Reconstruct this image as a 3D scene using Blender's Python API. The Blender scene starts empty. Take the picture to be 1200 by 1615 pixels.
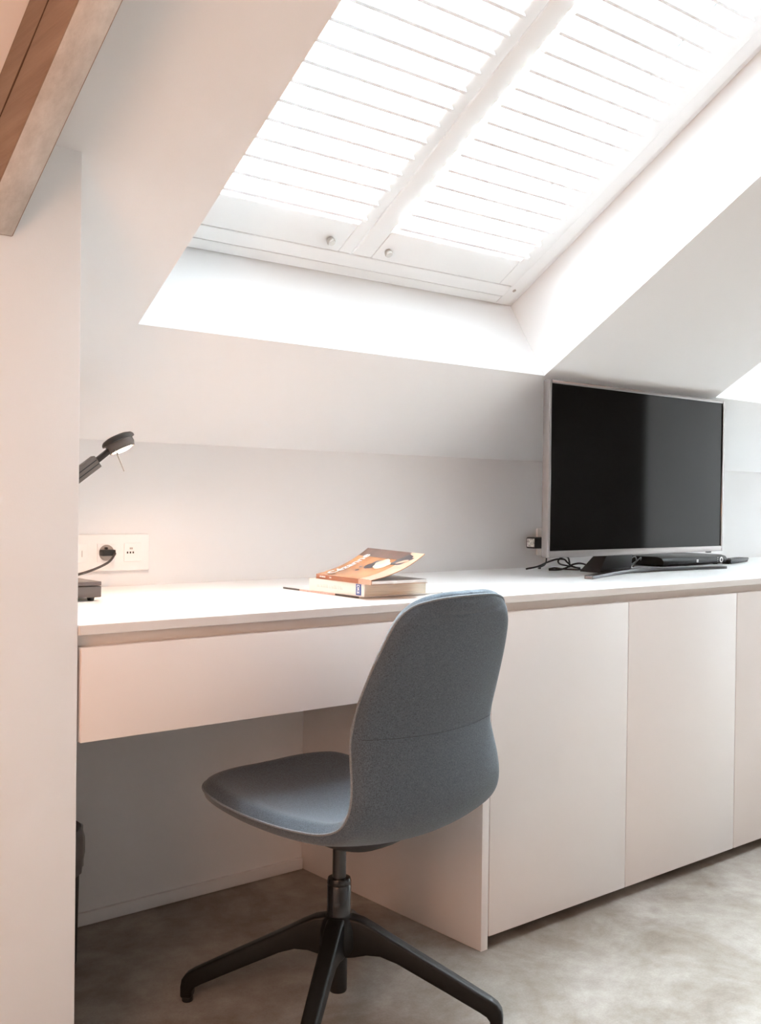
import bpy, bmesh, math, random
from mathutils import Vector, Matrix, noise

S = bpy.context.scene
C = S.collection
random.seed(7)
PI = math.pi

# ------------------------------------------------------------------ camera
def make_camera():
    yaw, pitch, roll = (math.radians(a) for a in (39.8389, -0.5779, 0.6753))
    fw = Vector((math.sin(yaw) * math.cos(pitch), math.cos(yaw) * math.cos(pitch), math.sin(pitch)))
    rt = Vector((math.cos(yaw), -math.sin(yaw), 0))
    up = rt.cross(fw)
    r2 = math.cos(roll) * rt + math.sin(roll) * up
    u2 = -math.sin(roll) * rt + math.cos(roll) * up
    cam = bpy.data.cameras.new('camera')
    cam.sensor_fit = 'HORIZONTAL'
    cam.sensor_width = 36.0
    cam.lens = 1672.49 / 1200 * 36.0
    cam.clip_start = 0.05
    o = bpy.data.objects.new('camera', cam)
    C.objects.link(o)
    m = Matrix((r2, u2, -fw)).transposed().to_4x4()
    m.translation = Vector((-1.6194, -1.5683, 0.9487))
    o.matrix_world = m
    S.camera = o
make_camera()

# ------------------------------------------------------------------ daylight, exposure
SKY = 46.0
W = bpy.data.worlds.new('overcast_sky')
S.world = W
W.use_nodes = True
bg = W.node_tree.nodes['Background']
bg.inputs[0].default_value = (0.84, 0.928, 1.0, 1)
bg.inputs[1].default_value = SKY
S.view_settings.view_transform = 'Standard'
S.view_settings.look = 'None'
S.view_settings.gamma = 1
S.view_settings.use_curve_mapping = False
S.view_settings.exposure = 0.60
cy = S.cycles
cy.max_bounces = 14
cy.diffuse_bounces = 10
cy.glossy_bounces = 4
cy.transparent_max_bounces = 12
cy.sample_clamp_indirect = 12
cy.caustics_reflective = False
cy.caustics_refractive = False
cy.use_denoising = True

# room light behind and left of the camera: a warm lamp of the room
def warm_light(name, loc, power, color, radius):
    l = bpy.data.lights.new(name, 'POINT')
    l.energy = power
    l.color = color
    l.shadow_soft_size = radius
    o = bpy.data.objects.new(name, l)
    C.objects.link(o)
    o.location = loc
warm_light('room_lamp_light', (-2.05, -1.05, 1.0), 29, (1.0, 0.53, 0.32), 0.25)

# ------------------------------------------------------------------ constants (metres)
YW = 0.650                      # back wall
ZK = 1.0754                     # height where the slope starts
TAN = 0.6264
TH = math.atan(TAN)
YB = 0.317                      # lower edge of the skylight openings on the slope
OS = Vector((0, YB, ZK + (0.6544 - YB) * TAN))
SD = Vector((0, -math.cos(TH), math.sin(TH)))
SN = Vector((0, math.sin(TH), math.cos(TH)))
XP = -0.921                     # corner of the left wall block
def slope(x, s, n):             # point in the coordinates of the sloped ceiling
    return Vector((x, 0, 0)) + OS + SD * s + SN * n
def ceil_z(y):
    return ZK + (0.6544 - y) * TAN
SW = -(YW - YB) / math.cos(TH)
YR = -2.2                       # ridge
SR = (YB - YR) / math.cos(TH)
XL, XR = -3.2, 5.0
YF = 2 * YR - YW                # opposite wall

# ------------------------------------------------------------------ materials
def new_mat(name):
    m = bpy.data.materials.new(name)
    m.use_nodes = True
    nt = m.node_tree
    return m, nt, nt.nodes['Principled BSDF']
def rgb(r, g, b):               # sRGB 0..255 to linear
    f = lambda c: (c / 255 / 12.92) if c / 255 <= 0.04045 else ((c / 255 + 0.055) / 1.055) ** 2.4
    return (f(r), f(g), f(b), 1)
def mat(name, col, rough=0.5, metal=0.0, spec=0.5, vary=0.0, scale=30.0, bump=0.0, bscale=200.0, coat=0.0, stretch=None):
    m, nt, b = new_mat(name)
    b.inputs['Roughness'].default_value = rough
    b.inputs['Metallic'].default_value = metal
    b.inputs['Specular IOR Level'].default_value = spec
    b.inputs['Coat Weight'].default_value = coat
    N = nt.nodes; L = nt.links
    tc = N.new('ShaderNodeTexCoord')
    src = tc.outputs['Object']
    if stretch:
        mp = N.new('ShaderNodeMapping'); mp.inputs['Scale'].default_value = stretch
        L.new(src, mp.inputs['Vector']); src = mp.outputs['Vector']
    n = N.new('ShaderNodeTexNoise'); n.inputs['Scale'].default_value = scale; n.inputs['Detail'].default_value = 5
    L.new(src, n.inputs['Vector'])
    r = N.new('ShaderNodeValToRGB')
    lo = [max(0, c * (1 - vary)) for c in col[:3]] + [1]
    hi = [min(1, c * (1 + vary)) for c in col[:3]] + [1]
    r.color_ramp.elements[0].color = lo; r.color_ramp.elements[0].position = 0.3
    r.color_ramp.elements[1].color = hi; r.color_ramp.elements[1].position = 0.7
    L.new(n.outputs['Fac'], r.inputs['Fac'])
    L.new(r.outputs['Color'], b.inputs['Base Color'])
    if bump:
        n2 = N.new('ShaderNodeTexNoise'); n2.inputs['Scale'].default_value = bscale; n2.inputs['Detail'].default_value = 4
        L.new(src, n2.inputs['Vector'])
        bp = N.new('ShaderNodeBump'); bp.inputs['Strength'].default_value = bump; bp.inputs['Distance'].default_value = 0.002
        L.new(n2.outputs['Fac'], bp.inputs['Height']); L.new(bp.outputs['Normal'], b.inputs['Normal'])
    return m
def concrete():
    m, nt, b = new_mat('polished_concrete')
    N = nt.nodes; L = nt.links
    tc = N.new('ShaderNodeTexCoord')
    n1 = N.new('ShaderNodeTexNoise'); n1.inputs['Scale'].default_value = 3.2; n1.inputs['Detail'].default_value = 8; n1.inputs['Roughness'].default_value = 0.62; n1.inputs['Distortion'].default_value = 0.9
    n2 = N.new('ShaderNodeTexNoise'); n2.inputs['Scale'].default_value = 13; n2.inputs['Detail'].default_value = 7; n2.inputs['Roughness'].default_value = 0.7
    n3 = N.new('ShaderNodeTexNoise'); n3.inputs['Scale'].default_value = 240; n3.inputs['Detail'].default_value = 3
    for n in (n1, n2, n3): L.new(tc.outputs['Object'], n.inputs['Vector'])
    r1 = N.new('ShaderNodeValToRGB'); e = r1.color_ramp.elements
    e[0].position = 0.30; e[0].color = (0.215, 0.174, 0.140, 1)
    e[1].position = 0.66; e[1].color = (0.43, 0.398, 0.369, 1)
    L.new(n1.outputs['Fac'], r1.inputs['Fac'])
    r2 = N.new('ShaderNodeValToRGB'); e = r2.color_ramp.elements
    e[0].position = 0.35; e[0].color = (0.72, 0.69, 0.65, 1)
    e[1].position = 0.66; e[1].color = (1.0, 1.0, 1.0, 1)
    L.new(n2.outputs['Fac'], r2.inputs['Fac'])
    mx = N.new('ShaderNodeMix'); mx.data_type = 'RGBA'; mx.blend_type = 'MULTIPLY'; mx.inputs[0].default_value = 1
    L.new(r1.outputs['Color'], mx.inputs[6]); L.new(r2.outputs['Color'], mx.inputs[7])
    r3 = N.new('ShaderNodeValToRGB'); e = r3.color_ramp.elements
    e[0].position = 0.3; e[0].color = (0.88, 0.87, 0.86, 1); e[1].position = 0.7; e[1].color = (1, 1, 1, 1)
    L.new(n3.outputs['Fac'], r3.inputs['Fac'])
    m2 = N.new('ShaderNodeMix'); m2.data_type = 'RGBA'; m2.blend_type = 'MULTIPLY'; m2.inputs[0].default_value = 1
    L.new(mx.outputs[2], m2.inputs[6]); L.new(r3.outputs['Color'], m2.inputs[7])
    L.new(m2.outputs[2], b.inputs['Base Color'])
    b.inputs['Roughness'].default_value = 0.5
    b.inputs['Specular IOR Level'].default_value = 0.35
    bp = N.new('ShaderNodeBump'); bp.inputs['Strength'].default_value = 0.25; bp.inputs['Distance'].default_value = 0.003
    L.new(n2.outputs['Fac'], bp.inputs['Height']); L.new(bp.outputs['Normal'], b.inputs['Normal'])
    return m
def wood(name, dark, light, rough=0.7):
    m, nt, b = new_mat(name)
    N = nt.nodes; L = nt.links
    tc = N.new('ShaderNodeTexCoord')
    mp = N.new('ShaderNodeMapping'); mp.inputs['Rotation'].default_value = (TH, 0, 0); mp.inputs['Scale'].default_value = (60, 3.5, 60)
    L.new(tc.outputs['Object'], mp.inputs['Vector'])
    n1 = N.new('ShaderNodeTexNoise'); n1.inputs['Scale'].default_value = 1.0; n1.inputs['Detail'].default_value = 8; n1.inputs['Roughness'].default_value = 0.65
    L.new(mp.outputs['Vector'], n1.inputs['Vector'])
    n2 = N.new('ShaderNodeTexNoise'); n2.inputs['Scale'].default_value = 5; n2.inputs['Detail'].default_value = 2
    L.new(tc.outputs['Object'], n2.inputs['Vector'])
    ad = N.new('ShaderNodeMath'); ad.operation = 'ADD'
    hf = N.new('ShaderNodeMath'); hf.operation = 'MULTIPLY'; hf.inputs[1].default_value = 0.5
    L.new(n1.outputs['Fac'], ad.inputs[0]); L.new(n2.outputs['Fac'], ad.inputs[1]); L.new(ad.outputs[0], hf.inputs[0])
    r = N.new('ShaderNodeValToRGB'); e = r.color_ramp.elements
    e[0].position = 0.38; e[0].color = dark; e[1].position = 0.62; e[1].color = light
    L.new(hf.outputs[0], r.inputs['Fac']); L.new(r.outputs['Color'], b.inputs['Base Color'])
    b.inputs['Roughness'].default_value = rough; b.inputs['Specular IOR Level'].default_value = 0.2
    bp = N.new('ShaderNodeBump'); bp.inputs['Strength'].default_value = 0.5; bp.inputs['Distance'].default_value = 0.003
    L.new(n1.outputs['Fac'], bp.inputs['Height']); L.new(bp.outputs['Normal'], b.inputs['Normal'])
    return m
def fabric(name, dark, light):
    m, nt, b = new_mat(name)
    N = nt.nodes; L = nt.links
    tc = N.new('ShaderNodeTexCoord')
    def ns(sc, stretch):
        mp = N.new('ShaderNodeMapping'); mp.inputs['Scale'].default_value = stretch
        L.new(tc.outputs['Object'], mp.inputs['Vector'])
        n = N.new('ShaderNodeTexNoise'); n.inputs['Scale'].default_value = sc; n.inputs['Detail'].default_value = 3; n.inputs['Roughness'].default_value = 0.7
        L.new(mp.outputs['Vector'], n.inputs['Vector']); return n
    a, c = ns(900, (1, 1, 0.35)), ns(900, (0.3, 0.5, 1))
    ad = N.new('ShaderNodeMath'); ad.operation = 'ADD'; L.new(a.outputs['Fac'], ad.inputs[0]); L.new(c.outputs['Fac'], ad.inputs[1])
    hf = N.new('ShaderNodeMath'); hf.operation = 'MULTIPLY'; hf.inputs[1].default_value = 0.5; L.new(ad.outputs[0], hf.inputs[0])
    r = N.new('ShaderNodeValToRGB'); e = r.color_ramp.elements
    e[0].position = 0.36; e[0].color = dark; e[1].position = 0.66; e[1].color = light
    L.new(hf.outputs[0], r.inputs['Fac']); L.new(r.outputs['Color'], b.inputs['Base Color'])
    b.inputs['Roughness'].default_value = 0.95; b.inputs['Specular IOR Level'].default_value = 0.1
    b.inputs['Sheen Weight'].default_value = 0.25; b.inputs['Sheen Roughness'].default_value = 0.5
    bp = N.new('ShaderNodeBump'); bp.inputs['Strength'].default_value = 0.35; bp.inputs['Distance'].default_value = 0.001
    L.new(hf.outputs[0], bp.inputs['Height']); L.new(bp.outputs['Normal'], b.inputs['Normal'])
    return m
def glass(name):
    m = bpy.data.materials.new(name); m.use_nodes = True
    nt = m.node_tree; N = nt.nodes; L = nt.links
    N.remove(N['Principled BSDF'])
    t = N.new('ShaderNodeBsdfTransparent'); t.inputs[0].default_value = (0.96, 0.98, 0.98, 1)
    g = N.new('ShaderNodeBsdfGlossy'); g.inputs['Roughness'].default_value = 0.0
    lw = N.new('ShaderNodeLayerWeight'); lw.inputs['Blend'].default_value = 0.5
    pw = N.new('ShaderNodeMath'); pw.operation = 'POWER'; pw.inputs[1].default_value = 5.0
    L.new(lw.outputs['Facing'], pw.inputs[0])
    fr = N.new('ShaderNodeMath'); fr.operation = 'MULTIPLY_ADD'; fr.inputs[1].default_value = 0.9; fr.inputs[2].default_value = 0.04
    L.new(pw.outputs[0], fr.inputs[0])
    mx = N.new('ShaderNodeMixShader')
    L.new(fr.outputs[0], mx.inputs[0]); L.new(t.outputs[0], mx.inputs[1]); L.new(g.outputs[0], mx.inputs[2])
    L.new(mx.outputs[0], N['Material Output'].inputs['Surface'])
    return m
def emit(name, col, strength):
    m, nt, b = new_mat(name)
    b.inputs['Base Color'].default_value = col
    b.inputs['Emission Color'].default_value = col
    b.inputs['Emission Strength'].default_value = strength
    return m

M = {
    'paint': mat('white_wall_paint', (0.79, 0.78, 0.775, 1), 0.85, spec=0.2, vary=0.012, scale=3, bump=0.05, bscale=350),
    'ceil': mat('white_ceiling_paint', (0.80, 0.793, 0.788, 1), 0.85, spec=0.2, vary=0.010, scale=2.5, bump=0.04, bscale=350),
    'concrete': concrete(),
    'lacquer': mat('warm_white_lacquer', (0.80, 0.757, 0.738, 1), 0.38, spec=0.35, vary=0.012, scale=2.0),
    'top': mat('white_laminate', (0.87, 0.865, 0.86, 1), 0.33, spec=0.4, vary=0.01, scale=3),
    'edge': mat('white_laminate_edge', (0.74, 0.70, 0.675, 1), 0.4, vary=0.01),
    'recess': mat('finger_rail_beige', (0.74, 0.68, 0.63, 1), 0.5, vary=0.02),
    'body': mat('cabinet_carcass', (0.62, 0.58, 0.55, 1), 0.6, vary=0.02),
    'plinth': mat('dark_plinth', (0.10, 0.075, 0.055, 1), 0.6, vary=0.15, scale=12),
    'frame': mat('white_window_lacquer', (0.82, 0.82, 0.815, 1), 0.28, spec=0.5, vary=0.006, scale=6),
    'slat': mat('white_shutter_slat', (0.85, 0.855, 0.86, 1), 0.35, spec=0.4, vary=0.006, scale=8),
    'gap': mat('gap_shade_and_rod_dark', (0.04, 0.04, 0.04, 1), 0.7),  # near-black painted as shade in the shutter gap; also colours the tilt rod
    'nickel': mat('brushed_nickel', (0.58, 0.55, 0.51, 1), 0.28, metal=1.0, vary=0.04, scale=60),
    'glass': glass('window_pane'),
    'wood_side': wood('tan_rafter_wood', (0.20, 0.135, 0.095, 1), (0.285, 0.21, 0.155, 1)),
    'wood_white': wood('whitewashed_rafter_wood', (0.43, 0.39, 0.35, 1), (0.60, 0.565, 0.525, 1)),
    'crack': mat('wood_crack', (0.07, 0.04, 0.025, 1), 0.9),
    'reflection_dark': mat('dark_reflection_surface', (0.012, 0.010, 0.009, 1), 0.6),
    'fabric': fabric('slate_melange_fabric', (0.034, 0.047, 0.060, 1), (0.124, 0.160, 0.196, 1)),
    'piping': mat('slate_piping', (0.20, 0.22, 0.24, 1), 0.9, spec=0.1, vary=0.2, scale=400),
    'pan': mat('charcoal_moulded_pan', (0.055, 0.058, 0.062, 1), 0.6, spec=0.3, vary=0.1, scale=60),
    'seam': mat('dark_seam', (0.035, 0.042, 0.050, 1), 0.9, spec=0.1),
    'black_metal': mat('black_powder_coat', (0.006, 0.006, 0.006, 1), 0.45, spec=0.3, vary=0.1, scale=80, bump=0.08, bscale=900),
    'black_gloss': mat('black_gloss_plastic', (0.010, 0.010, 0.010, 1), 0.15, spec=0.5),
    'black_satin': mat('black_satin_plastic', (0.007, 0.007, 0.007, 1), 0.35, spec=0.25),
    'black_plastic': mat('black_plastic', (0.014, 0.014, 0.014, 1), 0.45, spec=0.4),
    'grey_tube': mat('dark_grey_piston', (0.06, 0.06, 0.06, 1), 0.3, metal=0.6),
    'silver': mat('silver_bezel', (0.29, 0.258, 0.248, 1), 0.30, metal=0.85, vary=0.02, scale=40),
    'silver_dark': mat('dark_silver_stand', (0.115, 0.112, 0.112, 1), 0.28, metal=1.0, vary=0.05, scale=30),
    'screen': mat('dark_screen_glass', (0.006, 0.0055, 0.005, 1), 0.05, spec=0.36),
    'plate': mat('white_socket_plastic', (0.84, 0.82, 0.80, 1), 0.3, spec=0.45, vary=0.004),
    'socket_in': mat('socket_recess_plastic', (0.42, 0.36, 0.32, 1), 0.5),
    'hole': mat('socket_hole', (0.03, 0.025, 0.02, 1), 0.8),
    'lamp_grey': mat('anthracite_lamp_metal', (0.045, 0.038, 0.034, 1), 0.42, metal=0.35, vary=0.08, scale=40),
    'lamp_base': mat('taupe_lamp_base', (0.13, 0.102, 0.088, 1), 0.45, metal=0.2, vary=0.05, scale=40),
    'lamp_refl': mat('lamp_reflector', (0.75, 0.70, 0.62, 1), 0.3, metal=0.9),
    'wire': mat('steel_wire', (0.80, 0.76, 0.70, 1), 0.25, metal=0.9),
    'cord': mat('dark_cord', (0.045, 0.035, 0.03, 1), 0.5),
    'cable': mat('black_cable', (0.008, 0.008, 0.009, 1), 0.4),
    'cable_grey': mat('grey_cable', (0.16, 0.165, 0.17, 1), 0.4),
    'white_print': mat('white_print', (0.82, 0.82, 0.80, 1), 0.5),
    'label_print': mat('adapter_label', (0.62, 0.62, 0.60, 1), 0.5, vary=0.45, scale=180),
    'bin': mat('black_bin_plastic', (0.012, 0.012, 0.012, 1), 0.5),
    'liner': mat('grey_bin_liner', (0.17, 0.165, 0.165, 1), 0.35, spec=0.5, vary=0.12, scale=30),
    'pages': mat('page_edges', (0.60, 0.53, 0.43, 1), 0.85, vary=0.22, scale=260, stretch=(0.05, 0.05, 6)),
    'pages_white': mat('white_page_edges', (0.74, 0.73, 0.71, 1), 0.85, vary=0.12, scale=260, stretch=(0.05, 0.05, 6)),
    'cover_cream': mat('cream_book_cover', (0.80, 0.74, 0.68, 1), 0.35, vary=0.03, scale=12),
    'cover_grey_print': mat('grey_spine_print', (0.62, 0.58, 0.545, 1), 0.5),
    'cover_blue': mat('blue_spine_block', (0.030, 0.075, 0.26, 1), 0.4),
    'cover_orange': mat('orange_brown_cover', (0.36, 0.155, 0.065, 1), 0.25, vary=0.45, scale=13),
    'cover_rust': mat('rust_spine', (0.30, 0.105, 0.045, 1), 0.3, vary=0.12, scale=30),
    'cover_pink': mat('pale_salmon_band', (0.54, 0.32, 0.22, 1), 0.3, vary=0.12, scale=30),
    'cover_plum': mat('dusky_cover_edge', (0.13, 0.075, 0.06, 1), 0.3, vary=0.25, scale=30),
    'cover_skin': mat('cream_cover_print', (0.74, 0.62, 0.45, 1), 0.3, vary=0.15, scale=60),
    'cover_dark': mat('charcoal_cover_print', (0.065, 0.06, 0.065, 1), 0.3, vary=0.3, scale=80),
    'page_photo': mat('printed_grey_page', (0.22, 0.195, 0.175, 1), 0.45, vary=0.4, scale=40),
    'mag_dark': mat('dark_magazine_spine', (0.075, 0.06, 0.05, 1), 0.4),
    'mag_pink': mat('pink_magazine_spine', (0.62, 0.42, 0.36, 1), 0.5, vary=0.2, scale=200, stretch=(1, 1, 0.1)),
    'mag_white': mat('magazine_paper', (0.76, 0.745, 0.72, 1), 0.4, vary=0.10, scale=35),
}

# ------------------------------------------------------------------ mesh helpers
def link(name, me, material, parent=None, smooth=False):
    o = bpy.data.objects.new(name, me)
    C.objects.link(o)
    if material is not None and not me.materials:
        me.materials.append(M[material] if isinstance(material, str) else material)
    if smooth:
        for p in me.polygons: p.use_smooth = True
    if parent is not None:
        o.parent = parent
    return o
def obj(name, bm, material, parent=None, smooth=False, bevel=0.0, seg=2):
    bmesh.ops.recalc_face_normals(bm, faces=bm.faces[:])
    if bevel:
        es = [e for e in bm.edges if len(e.link_faces) == 2 and e.calc_face_angle(0) > 0.6]
        bmesh.ops.bevel(bm, geom=es, offset=bevel, segments=seg, profile=0.5, affect='EDGES', clamp_overlap=True)
    me = bpy.data.meshes.new(name)
    bm.to_mesh(me); bm.free()
    o = link(name, me, material, parent)
    if smooth:
        me.polygons.foreach_set('use_smooth', [True] * len(me.polygons))
        try:
            me.set_sharp_from_angle(angle=0.7)
        except Exception:
            pass
    return o
def empty(name, loc=(0, 0, 0), rz=0.0):
    o = bpy.data.objects.new(name, None)
    o.empty_display_size = 0.05
    o.location = loc
    o.rotation_euler = (0, 0, rz)
    C.objects.link(o)
    return o
def tag(o, label=None, cat=None, group=None, kind=None):
    if label: o['label'] = label
    if cat: o['category'] = cat
    if group: o['group'] = group
    if kind: o['kind'] = kind
    return o
def box(bm, x0, x1, y0, y1, z0, z1, f=None):
    vs = []
    for x in (x0, x1):
        for y in (y0, y1):
            for z in (z0, z1):
                p = Vector((x, y, z))
                vs.append(bm.verts.new(f(*p) if f else p))
    for a in ((0, 1, 3, 2), (4, 6, 7, 5), (0, 4, 5, 1), (2, 3, 7, 6), (0, 2, 6, 4), (1, 5, 7, 3)):
        bm.faces.new([vs[i] for i in a])
def B(name, dims, material, parent=None, bevel=0.0, f=None, smooth=False):
    bm = bmesh.new(); box(bm, *dims, f=f)
    return obj(name, bm, material, parent, bevel=bevel, smooth=smooth or bevel > 0)
def prism(bm, pts, lo, hi, f):  # pts: polygon in 2D, f(a,b,c) to 3D
    a = [bm.verts.new(f(p[0], p[1], lo)) for p in pts]
    b = [bm.verts.new(f(p[0], p[1], hi)) for p in pts]
    bm.faces.new(a); bm.faces.new(b[::-1])
    for i in range(len(pts)):
        j = (i + 1) % len(pts)
        bm.faces.new((a[i], b[i], b[j], a[j]))
def lathe(bm, prof, n=32, center=(0, 0, 0), axis=None):
    rows = []
    c = Vector(center)
    R = Vector((0, 0, 1)).rotation_difference(Vector(axis)).to_matrix() if axis is not None else Matrix.Identity(3)
    for r, z in prof:
        if r < 1e-6:
            rows.append([bm.verts.new(c + R @ Vector((0, 0, z)))])
        else:
            rows.append([bm.verts.new(c + R @ Vector((r * math.cos(2 * PI * i / n), r * math.sin(2 * PI * i / n), z))) for i in range(n)])
    for a, b in zip(rows[:-1], rows[1:]):
        for i in range(n):
            j = (i + 1) % n
            if len(a) == 1 and len(b) > 1: bm.faces.new((a[0], b[j], b[i]))
            elif len(b) == 1 and len(a) > 1: bm.faces.new((a[i], a[j], b[0]))
            elif len(a) > 1: bm.faces.new((a[i], a[j], b[j], b[i]))
def catmull(pts, k=8, closed=False):
    P = [Vector(p) for p in pts]; n = len(P); out = []
    rng = range(n if closed else n - 1)
    for i in rng:
        p0 = P[(i - 1) % n] if closed or i > 0 else P[0] * 2 - P[1]
        p1, p2 = P[i], P[(i + 1) % n]
        p3 = P[(i + 2) % n] if closed or i + 2 < n else P[-1] * 2 - P[-2]
        for j in range(k):
            t = j / k
            out.append(0.5 * ((2 * p1) + (p2 - p0) * t + (2 * p0 - 5 * p1 + 4 * p2 - p3) * t * t + (3 * p1 - p0 - 3 * p2 + p3) * t ** 3))
    if not closed: out.append(P[-1])
    return out
def tube(bm, pts, r, n=8, closed=False):
    rows = []; prev = None; N = len(pts)
    for i, p in enumerate(pts):
        a = pts[i - 1] if i > 0 or closed else pts[i]
        b = pts[(i + 1) % N] if i < N - 1 or closed else pts[i]
        t = (b - a).normalized()
        if prev is None:
            u = t.orthogonal().normalized()
        else:
            u = (prev - t * prev.dot(t)).normalized()
        prev = u; v = t.cross(u)
        rr = r(i / max(1, N - 1)) if callable(r) else r
        rows.append([bm.verts.new(p + (u * math.cos(2 * PI * k / n) + v * math.sin(2 * PI * k / n)) * rr) for k in range(n)])
    for a, b in zip(rows, rows[1:] + ([rows[0]] if closed else [])):
        for k in range(n):
            bm.faces.new((a[k], a[(k + 1) % n], b[(k + 1) % n], b[k]))
    if not closed:
        bm.faces.new(rows[0]); bm.faces.new(rows[-1][::-1])
def T(name, pts, r, material, parent=None, n=8, k=8, smooth=True, curve=True, closed=False):
    bm = bmesh.new(); tube(bm, catmull(pts, k, closed) if curve else [Vector(p) for p in pts], r, n, closed)
    return obj(name, bm, material, parent, smooth=smooth)
def text_mesh(body, size, offset=0.0, shear=0.0, align='LEFT', spacing=1.0):
    cu = bpy.data.curves.new('lettering', 'FONT')
    cu.body = body; cu.size = size; cu.offset = offset; cu.shear = shear; cu.align_x = align; cu.space_character = spacing
    o = bpy.data.objects.new('lettering', cu); C.objects.link(o)
    bpy.context.view_layer.update()
    dg = bpy.context.evaluated_depsgraph_get()
    me = bpy.data.meshes.new_from_object(o.evaluated_get(dg))
    bpy.data.objects.remove(o); bpy.data.curves.remove(cu)
    return me
def letters(name, body, size, f, material, parent, **kw):
    me = text_mesh(body, size, **kw)
    for v in me.vertices: v.co = f(v.co.x, v.co.y)
    me.materials.clear()
    return link(name, me, material, parent)

# ================================================================== the setting
bm = bmesh.new(); box(bm, XL - .1, XR + .1, YF - .1, YW + .1, -0.12, 0)
tag(obj('floor', bm, 'concrete'), kind='structure')
# knee wall at the back
bm = bmesh.new(); box(bm, XL - .1, XR + .1, YW, YW + .1, 0, ZK + 0.02)
tag(obj('wall_back', bm, 'paint'), kind='structure')
# block of wall on the left whose corner shows beside the desk
bm = bmesh.new()
prism(bm, [(0, 0), (YW, 0), (YW, ceil_z(YW) + .02), (0, ceil_z(0) + .02)], XL, XP, lambda a, b, c: Vector((c, a, b)))
tag(obj('wall_left', bm, 'paint', bevel=0.004, smooth=True), kind='structure')
# end walls
def gable(x0, x1, name):
    bm = bmesh.new()
    prism(bm, [(YW, 0), (YF, 0), (YF, ZK + .02), (YR, ceil_z(YR) + .02), (YW, ZK + .02)], x0, x1, lambda a, b, c: Vector((c, a, b)))
    return tag(obj(name, bm, 'paint'), kind='structure')
gable(XL - .1, XL, 'wall_end')
gable(XR, XR + .1, 'wall_right')
bm = bmesh.new(); box(bm, XL - .1, XR + .1, YF - .1, YF, 0, ZK + .02)
tag(obj('wall_front', bm, 'paint'), kind='structure')

# sloped ceilings with openings
OPEN = [(-0.664, 0.514, 0.0, 1.42), (1.3155, 2.4935, 0.0, 1.42), (3.295, 4.473, 0.0, 1.42)]  # the last opening is added to raise the room's ambient light
RD = 0.30                       # thickness of the roof build-up
def slope_panel(name, opens, f):
    xs = sorted({XL - .1, XR + .1, *[v for o in opens for v in o[:2]]})
    ss = sorted({SW - .05, SR, *[v for o in opens for v in o[2:]]})
    bm = bmesh.new()
    for n in (0.0, RD):
        grid = {}
        for i, x in enumerate(xs):
            for j, s in enumerate(ss):
                grid[i, j] = bm.verts.new(f(x, s, n))
        for i in range(len(xs) - 1):
            for j in range(len(ss) - 1):
                cx, cs = (xs[i] + xs[i + 1]) / 2, (ss[j] + ss[j + 1]) / 2
                if any(o[0] < cx < o[1] and o[2] < cs < o[3] for o in opens): continue
                bm.faces.new((grid[i, j], grid[i + 1, j], grid[i + 1, j + 1], grid[i, j + 1]))
    return tag(obj(name, bm, 'ceil'), kind='structure')
slope_panel('ceiling', OPEN, slope)
def slope2(x, s, n):
    p = slope(x, s, n); return Vector((p.x, 2 * YR - p.y, p.z))
OPEN2 = []
slope_panel('ceiling_opposite', OPEN2, slope2)

def ring(bm, x0, x1, s0, s1, w, n0, n1, f):
    box(bm, x0, x0 + w, s0, s1, n0, n1, f=f); box(bm, x1 - w, x1, s0, s1, n0, n1, f=f)
    box(bm, x0 + w, x1 - w, s0, s0 + w, n0, n1, f=f); box(bm, x0 + w, x1 - w, s1 - w, s1, n0, n1, f=f)
def reveal(bm, o, f, n0=0.0, n1=RD):
    x0, x1, s0, s1 = o
    c = [(x0, s0), (x1, s0), (x1, s1), (x0, s1)]
    for i in range(4):
        a, b = c[i], c[(i + 1) % 4]
        bm.faces.new([bm.verts.new(f(*a, n0)), bm.verts.new(f(*b, n0)), bm.verts.new(f(*b, n1)), bm.verts.new(f(*a, n1))])
def portal(name, o, f, n):
    x0, x1, s0, s1 = o
    l = bpy.data.lights.new(name, 'AREA'); l.shape = 'RECTANGLE'; l.size = x1 - x0; l.size_y = s1 - s0
    l.cycles.is_portal = True
    ob = bpy.data.objects.new(name, l); C.objects.link(ob)
    c = f((x0 + x1) / 2, (s0 + s1) / 2, n)
    ux = (f(1, 0, 0) - f(0, 0, 0)).normalized(); us = (f(0, 1, 0) - f(0, 0, 0)).normalized(); un = (f(0, 0, 1) - f(0, 0, 0)).normalized()
    if ux.cross(us).dot(un) < 0: us = -us
    m = Matrix((ux, us, un)).transposed().to_4x4(); m.translation = c
    ob.matrix_world = m
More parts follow.
